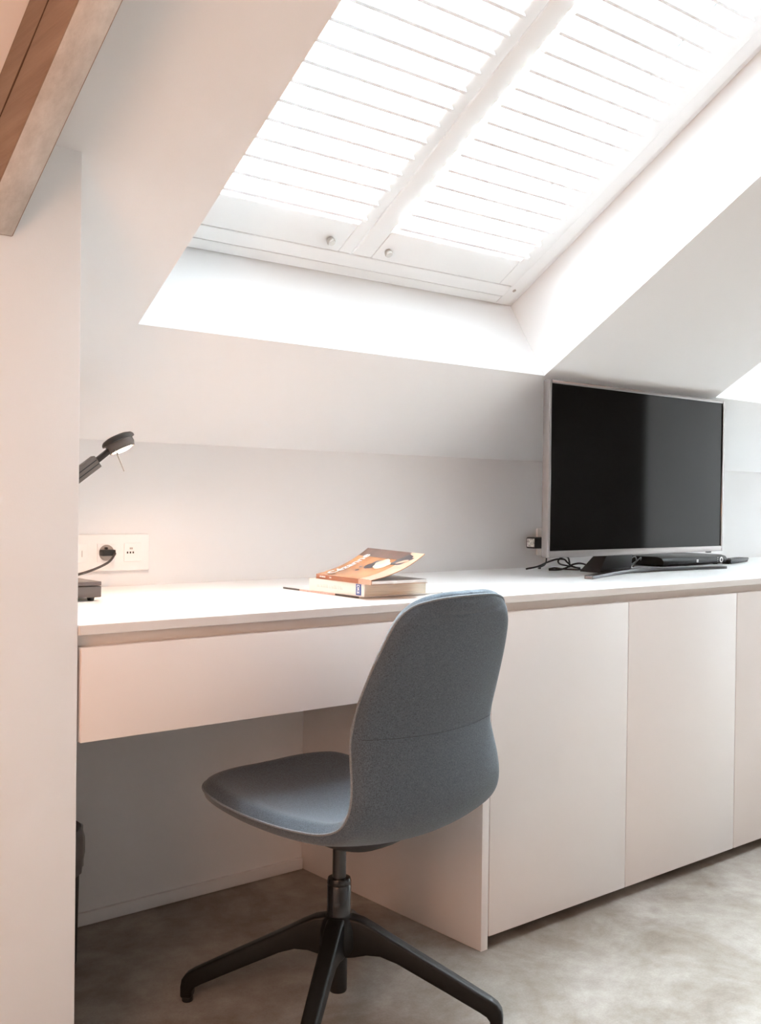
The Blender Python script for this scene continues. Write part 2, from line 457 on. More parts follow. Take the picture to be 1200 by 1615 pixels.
def skylight(name, o, f, shutters):
    w = tag(empty(name, f((o[0] + o[1]) / 2, o[2], 0)), kind='structure')
    bpy.context.view_layer.update()
    inv = w.matrix_world.inverted()
    g = lambda x, s, n: inv @ f(x, s, n)
    bm = bmesh.new(); reveal(bm, o, g)
    obj('reveal', bm, 'ceil', w)
    x0, x1, s0, s1 = o
    if shutters:
        # frame profile round the shutters: outer lip and a slightly raised inner step
        bm = bmesh.new(); ring(bm, x0, x1, s0, s1, 0.027, 0.236, 0.30, g)
        obj('window_frame', bm, 'frame', w, bevel=0.002, smooth=True)
        ox0, ox1, os0, os1 = x0 + .0275, x1 - .0275, s0 + .012, s1 - .0275      # raised inner step of the frame
        ix0, ix1, is0, is1 = x0 + .062, x1 - .0742, 0.0375, s1 - .075
        for d_ in ((ox0, ix0, os0, os1), (ix1, ox1, os0, os1), (ix0, ix1, os0, is0), (ix0, ix1, is1, os1)):
            bm = bmesh.new(); box(bm, *d_, 0.2265, 0.30, f=g); obj('frame_step', bm, 'frame', w, bevel=0.002, smooth=True)
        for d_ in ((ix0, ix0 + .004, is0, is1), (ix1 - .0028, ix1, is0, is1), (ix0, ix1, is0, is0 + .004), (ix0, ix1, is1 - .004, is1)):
            bm = bmesh.new(); box(bm, *d_, 0.236, 0.262, f=g); obj('gap_shade', bm, 'gap', w)  # dark strips stand in for the shade in the gap round the shutters
        bm = bmesh.new(); box(bm, x0 + .066, x1 - .077, 0.0415, 0.0815, 0.2205, 0.2485, f=g); obj('shutter_sill', bm, 'frame', w, bevel=0.006, smooth=True)
        bm = bmesh.new(); lathe(bm, [(0, 0), (.005, 0), (.005, .003), (0, .003)], 12, g(x1 - 0.052, 0.066, 0.2255), axis=SN)
        obj('screw_cap', bm, 'socket_in', w)
    else:
        bm = bmesh.new(); ring(bm, x0, x1, s0, s1, 0.06, 0.22, 0.29, g)
        obj('window_frame', bm, 'frame', w, bevel=0.003, smooth=True)
    bm = bmesh.new(); box(bm, x0 + .01, x1 - .01, s0 + .01, s1 - .01, 0.292, 0.296, f=g)
    obj('pane', bm, 'glass', w)
    portal(name + '_sky_portal', o, f, 0.31)
    return w
skylight('window_1', OPEN[0], slope, True)
skylight('window_2', OPEN[1], slope, True)
skylight('window_3', OPEN[2], slope, False)  # unseen skylight, added to brighten the room

# unseen dark leaf added at the far end so the television mirrors a dark half
d = tag(empty('added_reflection_leaf', (XR - 0.001, -2.69, 0)), kind='structure')
B('reflection_leaf', (-0.03, 0, -1.6, 0, 0.0, 2.05), 'reflection_dark', d, bevel=0.003)

# baseboard of the knee wall inside the kneehole
tag(B('baseboard_back', (XP + .002, -0.023, YW - 0.011, YW - 0.0005, 0.001, 0.030), 'paint', bevel=0.002), kind='structure')

# ------------------------------------------------------------------ rafter
r = empty('rafter', (-1.056, 0.0, ceil_z(0)))
r.location = (-1.056, 0, ceil_z(0))
def rf(x, s, n):               # local: slope frame through the foot of the rafter
    return Vector((x, 0, 0)) + SD * s + SN * n
S0 = 0.0
bm = bmesh.new()
hx, dp = 0.026, 0.128
L_ = SR - (YB - 0) / math.cos(TH) + 0.02
pts = [(-hx, -0.0004), (hx, -0.0004), (hx, -dp), (-hx, -dp)]
# foot is cut plumb against the wall block
def rp(x, n, s):
    v = rf(x, s, n)
    if s == 0:
        k = v.y / SD.y if abs(SD.y) > 1e-6 else 0
        v = v - SD * (v.y / SD.y) + SD * 0.0012
    return v
prism(bm, pts, 0, L_, rp)
bmesh.ops.recalc_face_normals(bm, faces=bm.faces[:])
me_mats = []
for fc in bm.faces:
    fc.material_index = 1 if fc.normal.dot(SN) < -0.5 else 0
ro = obj('beam', bm, None, r, bevel=0.002, smooth=True)
ro.data.materials.append(M['wood_side']); ro.data.materials.append(M['wood_white'])
bm = bmesh.new()
cr = []
for i in range(26):
    s = 0.05 + i * 0.04
    cr.append(rf(-hx - 0.0002, s, -0.052 + 0.006 * noise.noise((s * 4, 1, 2)) - 0.012 * s))
tube(bm, cr, lambda t: 0.0009 + 0.0007 * math.sin(t * 17) ** 2, 5)
obj('crack', bm, 'crack', r)
tag(r, 'whitewashed wooden rafter running up the sloped ceiling above the left wall', 'beam')

# ------------------------------------------------------------------ shutters in window_1
def make_shutter(x0, x1, lx0, lx1, label, knob_x, rod_x, dx=0.0):
    x0, x1, lx0, lx1, knob_x, rod_x = (v + dx for v in (x0, x1, lx0, lx1, knob_x, rod_x))
    base = slope(x0, 0.04, 0.235)
    root = empty('shutter_panel', base)
    g = lambda x, s, n: slope(x, s, n) - base
    s0, s1 = 0.0830, 1.34
    n0, n1 = 0.2205, 0.2485
    bm = bmesh.new(); box(bm, x0, lx0, s0, s1, n0, n1, f=g); obj('stile', bm, 'frame', root, bevel=0.004, smooth=True)
    bm = bmesh.new(); box(bm, lx1, x1, s0, s1, n0, n1, f=g); obj('stile', bm, 'frame', root, bevel=0.004, smooth=True)
    bm = bmesh.new(); box(bm, lx0, lx1, s0, 0.172, n0, n1, f=g); obj('bottom_rail', bm, 'frame', root, bevel=0.003, smooth=True)
    bm = bmesh.new(); box(bm, lx0, lx1, s1 - .09, s1, n0, n1, f=g); obj('top_rail', bm, 'frame', root, bevel=0.003, smooth=True)
    # raised rounded bead along the lower edge and the meeting edge
    # slats: thin lens section standing square to the pane, slightly tipped
    al = math.radians(-5)
    wd, tk = 0.056, 0.0095
    sec = []
    for i in range(9):
        t = -1 + 2 * i / 8; sec.append((t * wd / 2, tk / 2 * math.sqrt(max(0, 1 - t ** 4)) * 0.4 + 0.0034))
    sec = sec + [(a, -b) for a, b in sec[::-1]]
    me = None
    k = 0
    pitch = 0.0455
    s = 0.179 + 0.016
    while s < s1 - .10:
        if me is None:
            bm = bmesh.new()
            f0 = lambda a, b, c: Vector((c, 0, 0)) + SD * (a * math.sin(al) + b * math.cos(al)) + SN * (a * math.cos(al) - b * math.sin(al))
            prism(bm, sec, 0.0015, lx1 - lx0 - 0.0015, f0)
            o = obj('slat', bm, 'slat', root, smooth=True); me = o.data
        else:
            o = link('slat', me, None, root)
        o.location = g(lx0, s, 0.2345)
        s += pitch; k += 1
    # tilt rod behind the slats
    bm = bmesh.new(); box(bm, rod_x - .0025, rod_x + .0025, 0.18, s1 - .1, 0.2655, 0.2695, f=g); obj('tilt_rod', bm, 'gap', root)
    # round knob
    bm = bmesh.new(); lathe(bm, [(0, 0), (.0075, 0), (.009, -.004), (.0095, -.010), (.008, -.0125), (0, -.013)], 24, g(knob_x, 0.1145, n0), axis=SN)
    obj('knob', bm, 'nickel', root, smooth=True)
    tag(root, label, 'shutter', 'louvred shutters in the skylight')
    return root
make_shutter(-0.6, -0.1045, -0.56, -0.1425, 'left white louvred shutter panel in the skylight above the desk', -0.186, -0.5)
make_shutter(-0.1015, 0.4372, -0.045, 0.386, 'right white louvred shutter panel in the skylight above the television', -0.0175, 0.327)
make_shutter(-0.6, -0.1045, -0.56, -0.1425, 'left white louvred shutter panel in the second skylight, beyond the right edge of the picture', -0.186, -0.5, 1.9795)
make_shutter(-0.1015, 0.4372, -0.045, 0.386, 'right white louvred shutter panel in the second skylight, beyond the right edge of the picture', -0.0175, 0.327, 1.9795)

# ================================================================== built-in furniture
# worktop
wt = empty('worktop', (XP, 0, 0.733))
def loc(o): return Vector(o.location)
def BW(name, dims, material, parent, bevel=0.0):
    p = parent.location
    return B(name, (dims[0] - p.x, dims[1] - p.x, dims[2] - p.y, dims[3] - p.y, dims[4] - p.z, dims[5] - p.z), material, parent, bevel)
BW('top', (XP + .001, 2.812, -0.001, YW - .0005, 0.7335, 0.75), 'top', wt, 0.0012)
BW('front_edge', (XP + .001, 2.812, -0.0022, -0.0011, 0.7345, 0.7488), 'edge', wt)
BW('finger_rail', (XP + .004, 2.812, 0.026, 0.040, 0.7005, 0.7334), 'recess', wt)
tag(wt, 'long white worktop running along the wall under the skylight', 'worktop')
# wide drawer unit over the kneehole
du = empty('drawer_unit', (XP, 0, 0.5647))
BW('drawer_front', (XP + .005, -0.002, 0.0, 0.019, 0.5647, 0.7136), 'lacquer', du, 0.001)
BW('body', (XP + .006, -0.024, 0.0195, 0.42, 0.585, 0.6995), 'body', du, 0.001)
tag(du, 'wide white handleless drawer hanging under the desk', 'drawer')
# cabinets
def cabinet(xa, edges, label, end_panel):
    cb = empty('base_cabinet', (xa, 0, 0))
    xb = edges[-1]
    if end_panel:
        BW('side_panel', (xa - .0205, xa - .0005, 0.0005, YW - .001, 0.0, 0.5632), 'lacquer', cb, 0.0008)
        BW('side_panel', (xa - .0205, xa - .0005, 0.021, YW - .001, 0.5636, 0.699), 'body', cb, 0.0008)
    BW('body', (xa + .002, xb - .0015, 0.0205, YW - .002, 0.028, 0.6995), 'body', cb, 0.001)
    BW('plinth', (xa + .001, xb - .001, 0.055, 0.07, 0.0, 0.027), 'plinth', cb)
    xs = [xa] + edges
    for i in range(len(edges)):
        BW('door', (xs[i] + .0022, xs[i + 1] - .0009, 0.0, 0.019, 0.0268, 0.7136), 'lacquer', cb, 0.0008)
    tag(cb, label, 'cabinet', 'white base cabinets under the worktop')
cabinet(0.0, [0.4682, 0.9371], 'white handleless two-door cabinet just behind the office chair', True)
cabinet(0.9375, [1.406, 1.8745], 'white handleless cabinet at the right edge, under the right half of the television', False)
cabinet(1.875, [2.3435, 2.812], 'white handleless cabinet beyond the right edge of the picture', False)

# ================================================================== office chair
HX, HY, PSI = -0.427, -0.033, math.radians(5.07)
def make_chair():
    ch = empty('office_chair', (HX, HY, 0), PSI)
    # rim curve of the shell from the seat front to the top of the back: (half width, y, z)
    rim = [(0.000, 0.226, 0.424), (0.070, 0.224, 0.424), (0.130, 0.214, 0.422), (0.165, 0.196, 0.418), (0.182, 0.165, 0.413),
           (0.189, 0.110, 0.406), (0.191, 0.040, 0.401), (0.190, -0.040, 0.400), (0.188, -0.110, 0.404), (0.186, -0.158, 0.411),
           (0.183, -0.192, 0.425), (0.181, -0.210, 0.446), (0.178, -0.216, 0.470), (0.174, -0.214, 0.500), (0.170, -0.207, 0.532),
           (0.167, -0.202, 0.562), (0.166, -0.207, 0.592), (0.165, -0.217, 0.626), (0.161, -0.229, 0.658), (0.156, -0.241, 0.688),
           (0.150, -0.252, 0.715), (0.142, -0.263, 0.743), (0.131, -0.272, 0.766), (0.112, -0.284, 0.784), (0.080, -0.298, 0.793), (0.045, -0.308, 0.797), (0.0, -0.312, 0.798)]
    R = catmull(rim, 5)
    NR = len(R); NU = 24
    # depth of the dish: how far the centre line lies behind / below the rim
    def bulge(t):
        sd = (0.0, 0.012, 0.020, 0.024, 0.030, 0.034, 0.030, 0.020, 0.010, 0.0)
        x = t * (len(sd) - 1); i = min(int(x), len(sd) - 2); return sd[i] + (sd[i + 1] - sd[i]) * (x - i)
    grid = []
    for i in range(NR):
        a = R[max(0, i - 1)]; b = R[min(NR - 1, i + 1)]
        ty, tz = b.y - a.y, b.z - a.z
        l = math.hypot(ty, tz) or 1
        ny, nz = tz / l, -ty / l          # points to the sitter's side
        if i < NR * .45 and abs(ty) < 1e-5: ny, nz = 0, 1
        row = []
        for j in range(NU + 1):
            u = -1 + 2 * j / NU
            u = math.sin(u * PI / 2) * 0.6 + u * 0.4
            bl = bulge(i / (NR - 1)) * (1 - u * u)
            row.append((Vector((max(0.0, R[i].x) * u, R[i].y - ny * bl, R[i].z - nz * bl)), u, Vector((0, ny, nz))))
        grid.append(row)
    # arc length to the two ends for the edge roundness
    ln = [0]
    for i in range(1, NR): ln.append(ln[-1] + math.hypot(R[i].y - R[i - 1].y, R[i].z - R[i - 1].z))
    outline = [Vector((max(R[i].x, 0), ln[i])) for i in range(NR)]
    def rim_dist(i, u):
        q = Vector((abs(u) * max(R[i].x, 0), ln[i])); best = 9.0
        for a, b in zip(outline[:-1], outline[1:]):
            d_ = b - a; l2 = d_.length_squared
            t_ = 0 if l2 < 1e-12 else min(1, max(0, (q - a).dot(d_) / l2))
            best = min(best, (q - a - d_ * t_).length)
        return best
    TT = 0.036
    def side(sgn, nm, material):
        bm = bmesh.new(); V = []
        for i in range(NR):
            row = []
            for j in range(NU + 1):
                p, u, n = grid[i][j]
                w = max(R[i].x, 1e-4)
                # distance to the rim of the outline
                dist = rim_dist(i, u)
                th = min(1.0, dist / 0.022)
                prof = math.sqrt(max(0.0, 1 - (1 - th) ** 2))
                # surface normal including the lateral dish
                bl = bulge(i / (NR - 1))
                dn = Vector((-2 * u * bl / max(w, .05), 0, 0))
                nn = (n + dn * 1.0).normalized()
                row.append(bm.verts.new(p + nn * sgn * TT / 2 * prof * (1.1 if sgn > 0 else 0.95)))
            V.append(row)
        for i in range(NR - 1):
            for j in range(NU):
                q = [V[i][j], V[i][j + 1], V[i + 1][j + 1], V[i + 1][j]]
                bm.faces.new(q)
        bmesh.ops.remove_doubles(bm, verts=bm.verts[:], dist=1e-5)
        o = obj(nm, bm, material, ch)
        for p in o.data.polygons: p.use_smooth = True
        return o
    side(1, 'seat_pad', 'fabric')
    bc = side(-1, 'back_cover', 'fabric')
    # piping along the rim
    loop = [Vector((r_.x, r_.y, r_.z)) for r_ in R] + [Vector((-r_.x, r_.y, r_.z)) for r_ in R[-2:0:-1]]
    loop = [p for i, p in enumerate(loop) if i == 0 or (p - loop[i - 1]).length > 1e-4]
    bm = bmesh.new(); tube(bm, loop, 0.0022, 6, closed=True)
    obj('piping', bm, 'piping', ch, smooth=True)
    # stitched seam across the lumbar of the back cover
    iz = min(range(NR), key=lambda i: abs(R[i].z - 0.575) + (9 if i < NR * .5 else 0))
    sm = []
    for j in range(1, NU):
        p, u, n = grid[iz][j]
        w = R[iz].x; dist = (1 - abs(u)) * w; th = min(1.0, dist / .022); prof = math.sqrt(max(0, 1 - (1 - th) ** 2))
        dn = Vector((-2 * u * bulge(iz / (NR - 1)) / w, 0, 0)); nn = (n + dn).normalized()
        sm.append(p - nn * (TT / 2 * prof * 0.95 + 0.0000))
    bm = bmesh.new(); tube(bm, sm, 0.00035, 5)
    obj('seam', bm, 'seam', bc, smooth=True)
    # moulded pan under the seat
    bm = bmesh.new()
    rows = []
    for (hw, yf, yb, z) in ((0.098, 0.085, -0.150, 0.372), (0.092, 0.078, -0.143, 0.357), (0.070, 0.06, -0.112, 0.338), (0.045, 0.045, -0.065, 0.326), (0.03, 0.03, -0.03, 0.323)):
        row = []
        for k in range(32):
            a = 2 * PI * k / 32
            ca, sa = math.cos(a), math.sin(a)
            x = hw * math.copysign(abs(ca) ** 0.6, ca); y = (yf if sa > 0 else -yb) * math.copysign(abs(sa) ** 0.6, sa)
            row.append(bm.verts.new((x, y, z)))
        rows.append(row)
    for a, b in zip(rows[:-1], rows[1:]):
        for k in range(32): bm.faces.new((a[k], a[(k + 1) % 32], b[(k + 1) % 32], b[k]))
    bm.faces.new(rows[-1])
    obj('under_seat_pan', bm, 'pan', ch, smooth=True)
    # column
    bm = bmesh.new(); lathe(bm, [(0, .255), (.0125, .255), (.0125, .330), (0, .330)], 24); obj('piston', bm, 'grey_tube', ch, smooth=True)
    bm = bmesh.new(); lathe(bm, [(0, .176), (.0222, .176), (.0222, .2440), (.0212, .2455), (.0222, .247), (.0222, .252), (.0205, .257), (.0125, .258), (0, .258)], 32)
    obj('sleeve', bm, 'black_gloss', ch, smooth=True)
    bm = bmesh.new(); lathe(bm, [(0, .048), (.0150, .048), (.0165, .051), (.0168, .15), (0, .15)], 24); obj('column_tube', bm, 'black_plastic', ch, smooth=True)
    bm = bmesh.new(); lathe(bm, [(0, .120), (.030, .122), (.036, .135), (.035, .165), (.030, .184), (.022, .190), (0, .191)], 32); obj('hub', bm, 'black_metal', ch, smooth=True)
    # four legs
    top = [(0.0, .187), (.025, .188), (.045, .184), (.070, .172), (.100, .1555), (.200, .104), (.280, .0620), (.293, .0535), (.3005, .043), (.303, .030), (.303, .008)]
    bot = [(.281, .008), (.280, .022), (.274, .030), (.262, .037), (.200, .068), (.110, .112), (.080, .122), (.055, .122), (.03, .116), (0.0, .112)]
    def width(r_): return 0.0165 if r_ < .04 else 0.0165 + (0.0125 - 0.0165) * (r_ - .04) / .263
    for k in range(4):
        a = math.radians(-50.5 + 90 * k) - PSI
        bm = bmesh.new()
        pts = top + bot
        f = lambda r_, z_, c: Vector((r_ * math.cos(a) - c * width(r_) * math.sin(a), r_ * math.sin(a) + c * width(r_) * math.cos(a), z_))
        prism(bm, pts, -1, 1, f)
        leg = obj('leg', bm, 'black_metal', ch, bevel=0.005, seg=3, smooth=True)
        bm = bmesh.new(); rc = Vector((.2915 * math.cos(a), .2915 * math.sin(a), 0))
        lathe(bm, [(0, 0), (.0095, 0), (.0105, .002), (.0105, .0095), (0, .0095)], 16, rc)
        obj('glide', bm, 'black_plastic', leg, smooth=True)
    tag(ch, 'slate grey upholstered office chair on a black four-star base at the desk', 'chair')
make_chair()

# ================================================================== television
TVC = Vector((0.910, 0.285, 0.75))
tv = empty('television', TVC)
TX0, TX1, TZ0, TZ1 = 0.4975, 1.3165, 0.8065, 1.2735
TY0, TY1 = 0.284, 0.306
def tvl(x, y, z): return Vector((x, y, z)) - TVC
bm = bmesh.new()
box(bm, TX0, TX0 + .0088, TY0, TY1, TZ0, TZ1, f=tvl); box(bm, TX1 - .0088, TX1, TY0, TY1, TZ0, TZ1, f=tvl)
box(bm, TX0 + .0088, TX1 - .0088, TY0, TY1, TZ1 - .0088, TZ1, f=tvl); box(bm, TX0 + .0088, TX1 - .0088, TY0, TY1, TZ0, TZ0 + .0165, f=tvl)
bmesh.ops.remove_doubles(bm, verts=bm.verts[:], dist=1e-5)
obj('bezel', bm, 'silver', tv, bevel=0.0018, smooth=True)
bm = bmesh.new(); box(bm, TX0 + .0089, TX1 - .0089, TY0 + .003, TY1 - .002, TZ0 + .0166, TZ1 - .0089, f=tvl); obj('screen', bm, 'screen', tv)
bm = bmesh.new()
v0 = [tvl(x, TY1, z) for x, z in ((TX0 + .01, TZ0 + .01), (TX1 - .01, TZ0 + .01), (TX1 - .01, TZ1 - .02), (TX0 + .01, TZ1 - .02))]
v1 = [tvl(x, TY1 + .036, z) for x, z in ((TX0 + .12, TZ0 + .02), (TX1 - .12, TZ0 + .02), (TX1 - .12, TZ1 - .18), (TX0 + .12, TZ1 - .18))]
a = [bm.verts.new(p) for p in v0]; b = [bm.verts.new(p) for p in v1]
bm.faces.new(a); bm.faces.new(b)
for i in range(4): bm.faces.new((a[i], a[(i + 1) % 4], b[(i + 1) % 4], b[i]))
obj('rear_housing', bm, 'black_plastic', tv, bevel=0.004, smooth=True)
# neck of the stand
bm = bmesh.new()
vs = []
for z, x0, x1, y0, y1 in ((.7505, .815, .975, .362, .44), (.760, .822, .968, .368, .435), (.832, .845, .950, .346, .375)):
    vs.append([bm.verts.new(tvl(x, y, z)) for x, y in ((x0, y0), (x1, y0), (x1, y1), (x0, y1))])
bm.faces.new(vs[0]); bm.faces.new(vs[-1])
for a, b in zip(vs[:-1], vs[1:]):
    for i in range(4): bm.faces.new((a[i], a[(i + 1) % 4], b[(i + 1) % 4], b[i]))
obj('stand_neck', bm, 'black_plastic', tv, bevel=0.003, smooth=True)
# shallow V-shaped foot bar
path = catmull([(0.590, 0.222, 0), (0.70, 0.263, 0), (0.81, 0.301, 0), (0.91, 0.327, 0), (1.01, 0.331, 0), (1.15, 0.320, 0), (1.345, 0.296, 0)], 6)
bm = bmesh.new(); rows = []
for i, p in enumerate(path):
    t = (path[min(i + 1, len(path) - 1)] - path[max(i - 1, 0)]).normalized(); q = Vector((-t.y, t.x, 0))
    e = abs(2 * i / (len(path) - 1) - 1)
    hw = 0.0115; zt = 0.7600 + 0.003 * (1 - e); zb = 0.7503
    rows.append([bm.verts.new(tvl(*(p + q * s_ * hw)[:2], z_)) for s_, z_ in ((-1, zb), (1, zb), (1, zt), (-1, zt - .0015))])
for a, b in zip(rows[:-1], rows[1:]):
    for k in range(4): bm.faces.new((a[k], a[(k + 1) % 4], b[(k + 1) % 4], b[k]))
bm.faces.new(rows[0]); bm.faces.new(rows[-1])
ft = obj('stand_foot', bm, 'silver_dark', tv, bevel=0.0015, smooth=True)
bm = bmesh.new()
c_ = path[0]; t = (path[1] - path[0]).normalized(); q = Vector((-t.y, t.x, 0))
f = lambda x, y, z: tvl(*(c_ + t * x + q * y)[:2], z)
box(bm, -.0018, -.0001, -.0085, .0085, .7518, .7580, f=f); obj('foot_cap', bm, 'silver', ft)
bm = bmesh.new(); box(bm, 1.245, 1.262, .289, .300, .8025, .8064, f=tvl); obj('sensor', bm, 'black_gloss', tv, bevel=.001)
tag(tv, 'black flat-screen television in a silver frame standing on the worktop', 'television')

# set-top box under the television
sb = empty('set_top_box', (1.40, 0.53, 0.75))
bm = bmesh.new()
prof = [(-.085, .003), (-.093, .010), (-.093, .018), (-.086, .0275), (-.070, .0315), (.075, .0315), (.082, .026), (.082, .003)]
prism(bm, prof, -.175, .188, lambda a, b, c: Vector((c, a, b)))
obj('body', bm, 'black_satin', sb, bevel=.002, smooth=True)
for x in (-.15, .15):
    for y in (-.07, .065):
        bm = bmesh.new(); lathe(bm, [(0, 0), (.008, 0), (.008, .004), (0, .004)], 12, (x, y, 0)); obj('rubber_foot', bm, 'black_plastic', sb)
bm = bmesh.new()
R1 = .0098; R0 = .0052
for k in range(28):
    a0, a1 = 2 * PI * k / 28, 2 * PI * (k + 1) / 28
    bm.faces.new([bm.verts.new((.150 + r_ * math.cos(a_), -.0940, .0158 + r_ * math.sin(a_))) for r_, a_ in ((R0, a0), (R1, a0), (R1, a1), (R0, a1))])
obj('ring_button', bm, 'white_print', sb)
bm = bmesh.new(); box(bm, .006, .016, -.0941, -.0936, .0105, .0200); obj('badge', bm, 'white_print', sb)
bm = bmesh.new(); box(bm, .0098, .0122, -.0944, -.0939, .0135, .0170); obj('badge_mark', bm, 'black_plastic', sb)
for x, z in ((.128, .009), (.128, .0155), (.128, .022), (.172, .0155)):
    bm = bmesh.new(); box(bm, x, x + .0025, -.0941, -.0936, z, z + .0025); obj('indicator', bm, 'white_print', sb)
tag(sb, 'flat black set-top box with a white ring button under the television', 'set-top box')
# remote control
rm = empty('remote_control', (1.67, 0.462, 0.75), math.radians(14))
bm = bmesh.new()
prism(bm, [(-.095, .002), (.085, .002), (.098, .012), (.098, .0165), (.08, .0165), (-.09, .0155), (-.097, .010)], -.020, .020, lambda a, b, c: Vector((a, c, b)))
obj('body', bm, 'black_satin', rm, bevel=.003, smooth=True)
for i in range(7):
    for j in range(3):
        bm = bmesh.new(); box(bm, -.07 + i * .02, -.058 + i * .02, -.012 + j * .009, -.006 + j * .009, .0158, .0178); obj('button', bm, 'black_gloss', rm)
B('foot_pad', (-.09, -.06, -.012, .012, 0, .0021), 'black_plastic', rm)
tag(rm, 'slim black remote control lying to the right of the television', 'remote control')

# ------------------------------------------------------------------ sockets on the back wall
def socket_plate(name, x1, n, zc, label, hidden=0):
    pitch = .0645
    w = n * pitch + .0205
    s = empty(name, (x1 - w / 2, YW, zc))
    bm = bmesh.new(); box(bm, -w / 2, w / 2, -.0085, -.0005, -.0415, .0415)
    obj('frame', bm, 'plate', s, bevel=.003, smooth=True)
    return s, w, pitch
s1_, w1, pt = socket_plate('wall_socket', -0.466, 3, 0.8265, '')
for k in range(3):
    cx = w1 / 2 - .0418 - k * pt
    bm = bmesh.new(); box(bm, cx - .0216, cx + .0216, -.0105, -.0087, -.0208, .0208)
    mod = obj('module', bm, 'plate', s1_, bevel=.0008)
    if k == 1:
        bm = bmesh.new(); lathe(bm, [(.0170, 0), (.0180, -.0004), (.0180, .0006), (.0172, -.0010), (.0165, -.0004), (0, -.0004)], 36, (cx, -.0108, 0), axis=(0, 1, 0))
        obj('round_insert', bm, 'socket_in', mod, smooth=True)
        bm = bmesh.new(); lathe(bm, [(0, 0), (.0026, 0), (.0026, -.009), (.0018, -.011), (0, -.011)], 12, (cx - .003, -.0105, .0105), axis=(0, 1, 0))
        obj('earth_pin', bm, 'lamp_grey', mod, smooth=True)
    if k == 0:
        for hx_, hz in ((-.0135, -.0005), (-.0065, -.0005), (.0005, -.0005), (-.0065, .0088), (-.0025, .0088)):
            bm = bmesh.new(); box(bm, cx + hx_ - .0017, cx + hx_ + .0017, -.01075, -.01052, hz - .0022, hz + .0022)
            obj('contact_hole', bm, 'socket_in' if hz > 0 else 'hole', mod)
    if k == 2:
        bm = bmesh.new(); box(bm, cx + .006, cx + .0075, -.0108, -.01052, -.008, .006); obj('contact_hole', bm, 'socket_in', mod)
tag(s1_, 'white triple wall socket plate beside the desk lamp', 'socket')
PLUGX = -0.466 - .0418 - pt
s2_, w2, _ = socket_plate('wall_socket', 1.009, 2, 0.829, '')
for k in range(2):
    cx = w2 / 2 - .0418 - k * pt
    bm = bmesh.new(); box(bm, cx - .0216, cx + .0216, -.0105, -.0087, -.0208, .0208)
    mod = obj('module', bm, 'plate', s2_, bevel=.0008)
    bm = bmesh.new(); lathe(bm, [(.0170, 0), (.0180, -.0004), (.0180, .0006), (.0172, -.0010), (.0165, -.0004), (0, -.0004)], 36, (cx, -.0108, 0), axis=(0, 1, 0))
    obj('round_insert', bm, 'socket_in', mod, smooth=True)
tag(s2_, 'white wall socket half hidden behind the television', 'socket')
# black power adapter in that socket
ad_ = empty('power_adapter', (0.835, YW - .012, 0.829))
B('housing', (-.048, .052, -.052, -.014, -.018, .016), 'black_plastic', ad_, bevel=.004)
bm = bmesh.new(); lathe(bm, [(0, 0), (.017, 0), (.0175, .016), (0, .016)], 28, (.062, -.016, 0), axis=(0, 1, 0)); obj('plug', bm, 'black_plastic', ad_, smooth=True)
bm = bmesh.new(); box(bm, -.0486, -.0480, -.048, -.019, -.013, .012); obj('rating_label', bm, 'label_print', ad_)
T('cable', [(.02, -.035, -.016), (.022, -.036, -.045), (.0, -.05, -.066), (-.035, -.055, -.0755), (-.05, -.075, -.0755)], .0022, 'cable', ad_)
tag(ad_, 'black power adapter with a printed label plugged in left of the television', 'adapter')

# ------------------------------------------------------------------ cables behind the television
def cable(pts, r, m, label, group=None):
    base = Vector(pts[0])
    o = T('cable', [Vector(p) - base for p in pts], r, m, None, n=7, k=8)
    o.location = base
    tag(o, label, 'cable')
cable([(0.725, 0.565, 0.7535), (0.765, 0.556, 0.7600), (0.800, 0.550, 0.7716), (0.834, 0.543, 0.7800), (0.859, 0.535, 0.7800), (0.866, 0.527, 0.7708), (0.883, 0.518, 0.7573), (0.900, 0.505, 0.7535)], .0027, 'cable', 'black cable reaching farthest left behind the television')
cable([(0.753, 0.500, 0.7535), (0.795, 0.495, 0.7535), (0.823, 0.490, 0.7598), (0.843, 0.485, 0.7680), (0.868, 0.480, 0.7704), (0.892, 0.475, 0.7652), (0.925, 0.468, 0.7535)], .0027, 'cable', 'black cable bowed low over the worktop left of the television stand')
cable([(0.915, 0.560, 0.7535), (0.905, 0.552, 0.7700), (0.888, 0.545, 0.7850), (0.867, 0.548, 0.7857), (0.854, 0.553, 0.7745), (0.868, 0.556, 0.7640), (0.900, 0.553, 0.7580), (0.935, 0.556, 0.7535)], .0027, 'cable', 'black cable standing in a tall loop beside the television stand')
cable([(0.785, 0.5285, 0.7535), (0.806, 0.526, 0.7560), (0.817, 0.510, 0.7540), (0.832, 0.4740, 0.7535), (0.850, 0.459, 0.7535), (0.885, 0.450, 0.7535), (0.920, 0.446, 0.7535)], .0024, 'cable', 'thin black cable lying nearest the desk front left of the television stand')
cable([(1.040, 0.455, 0.7530), (1.050, 0.452, 0.7669), (1.072, 0.450, 0.7800), (1.098, 0.452, 0.7862), (1.115, 0.460, 0.7720), (1.110, 0.470, 0.7530)], .0021, 'cable_grey', 'grey cable arched high between the television stand and set-top box')
cable([(1.020, 0.490, 0.7530), (1.055, 0.488, 0.7640), (1.105, 0.486, 0.7560), (1.150, 0.488, 0.7673), (1.185, 0.495, 0.7790), (1.205, 0.510, 0.7700)], .0021, 'cable_grey', 'grey cable waving low into the side of the set-top box')
cable([(1.070, 0.540, 0.7535), (1.095, 0.535, 0.7660), (1.125, 0.530, 0.7850), (1.175, 0.535, 0.7770), (1.150, 0.540, 0.7600), (1.110, 0.560, 0.7535), (1.05, 0.585, 0.7535)], .0026, 'cable', 'black cable curled left of the set-top box')

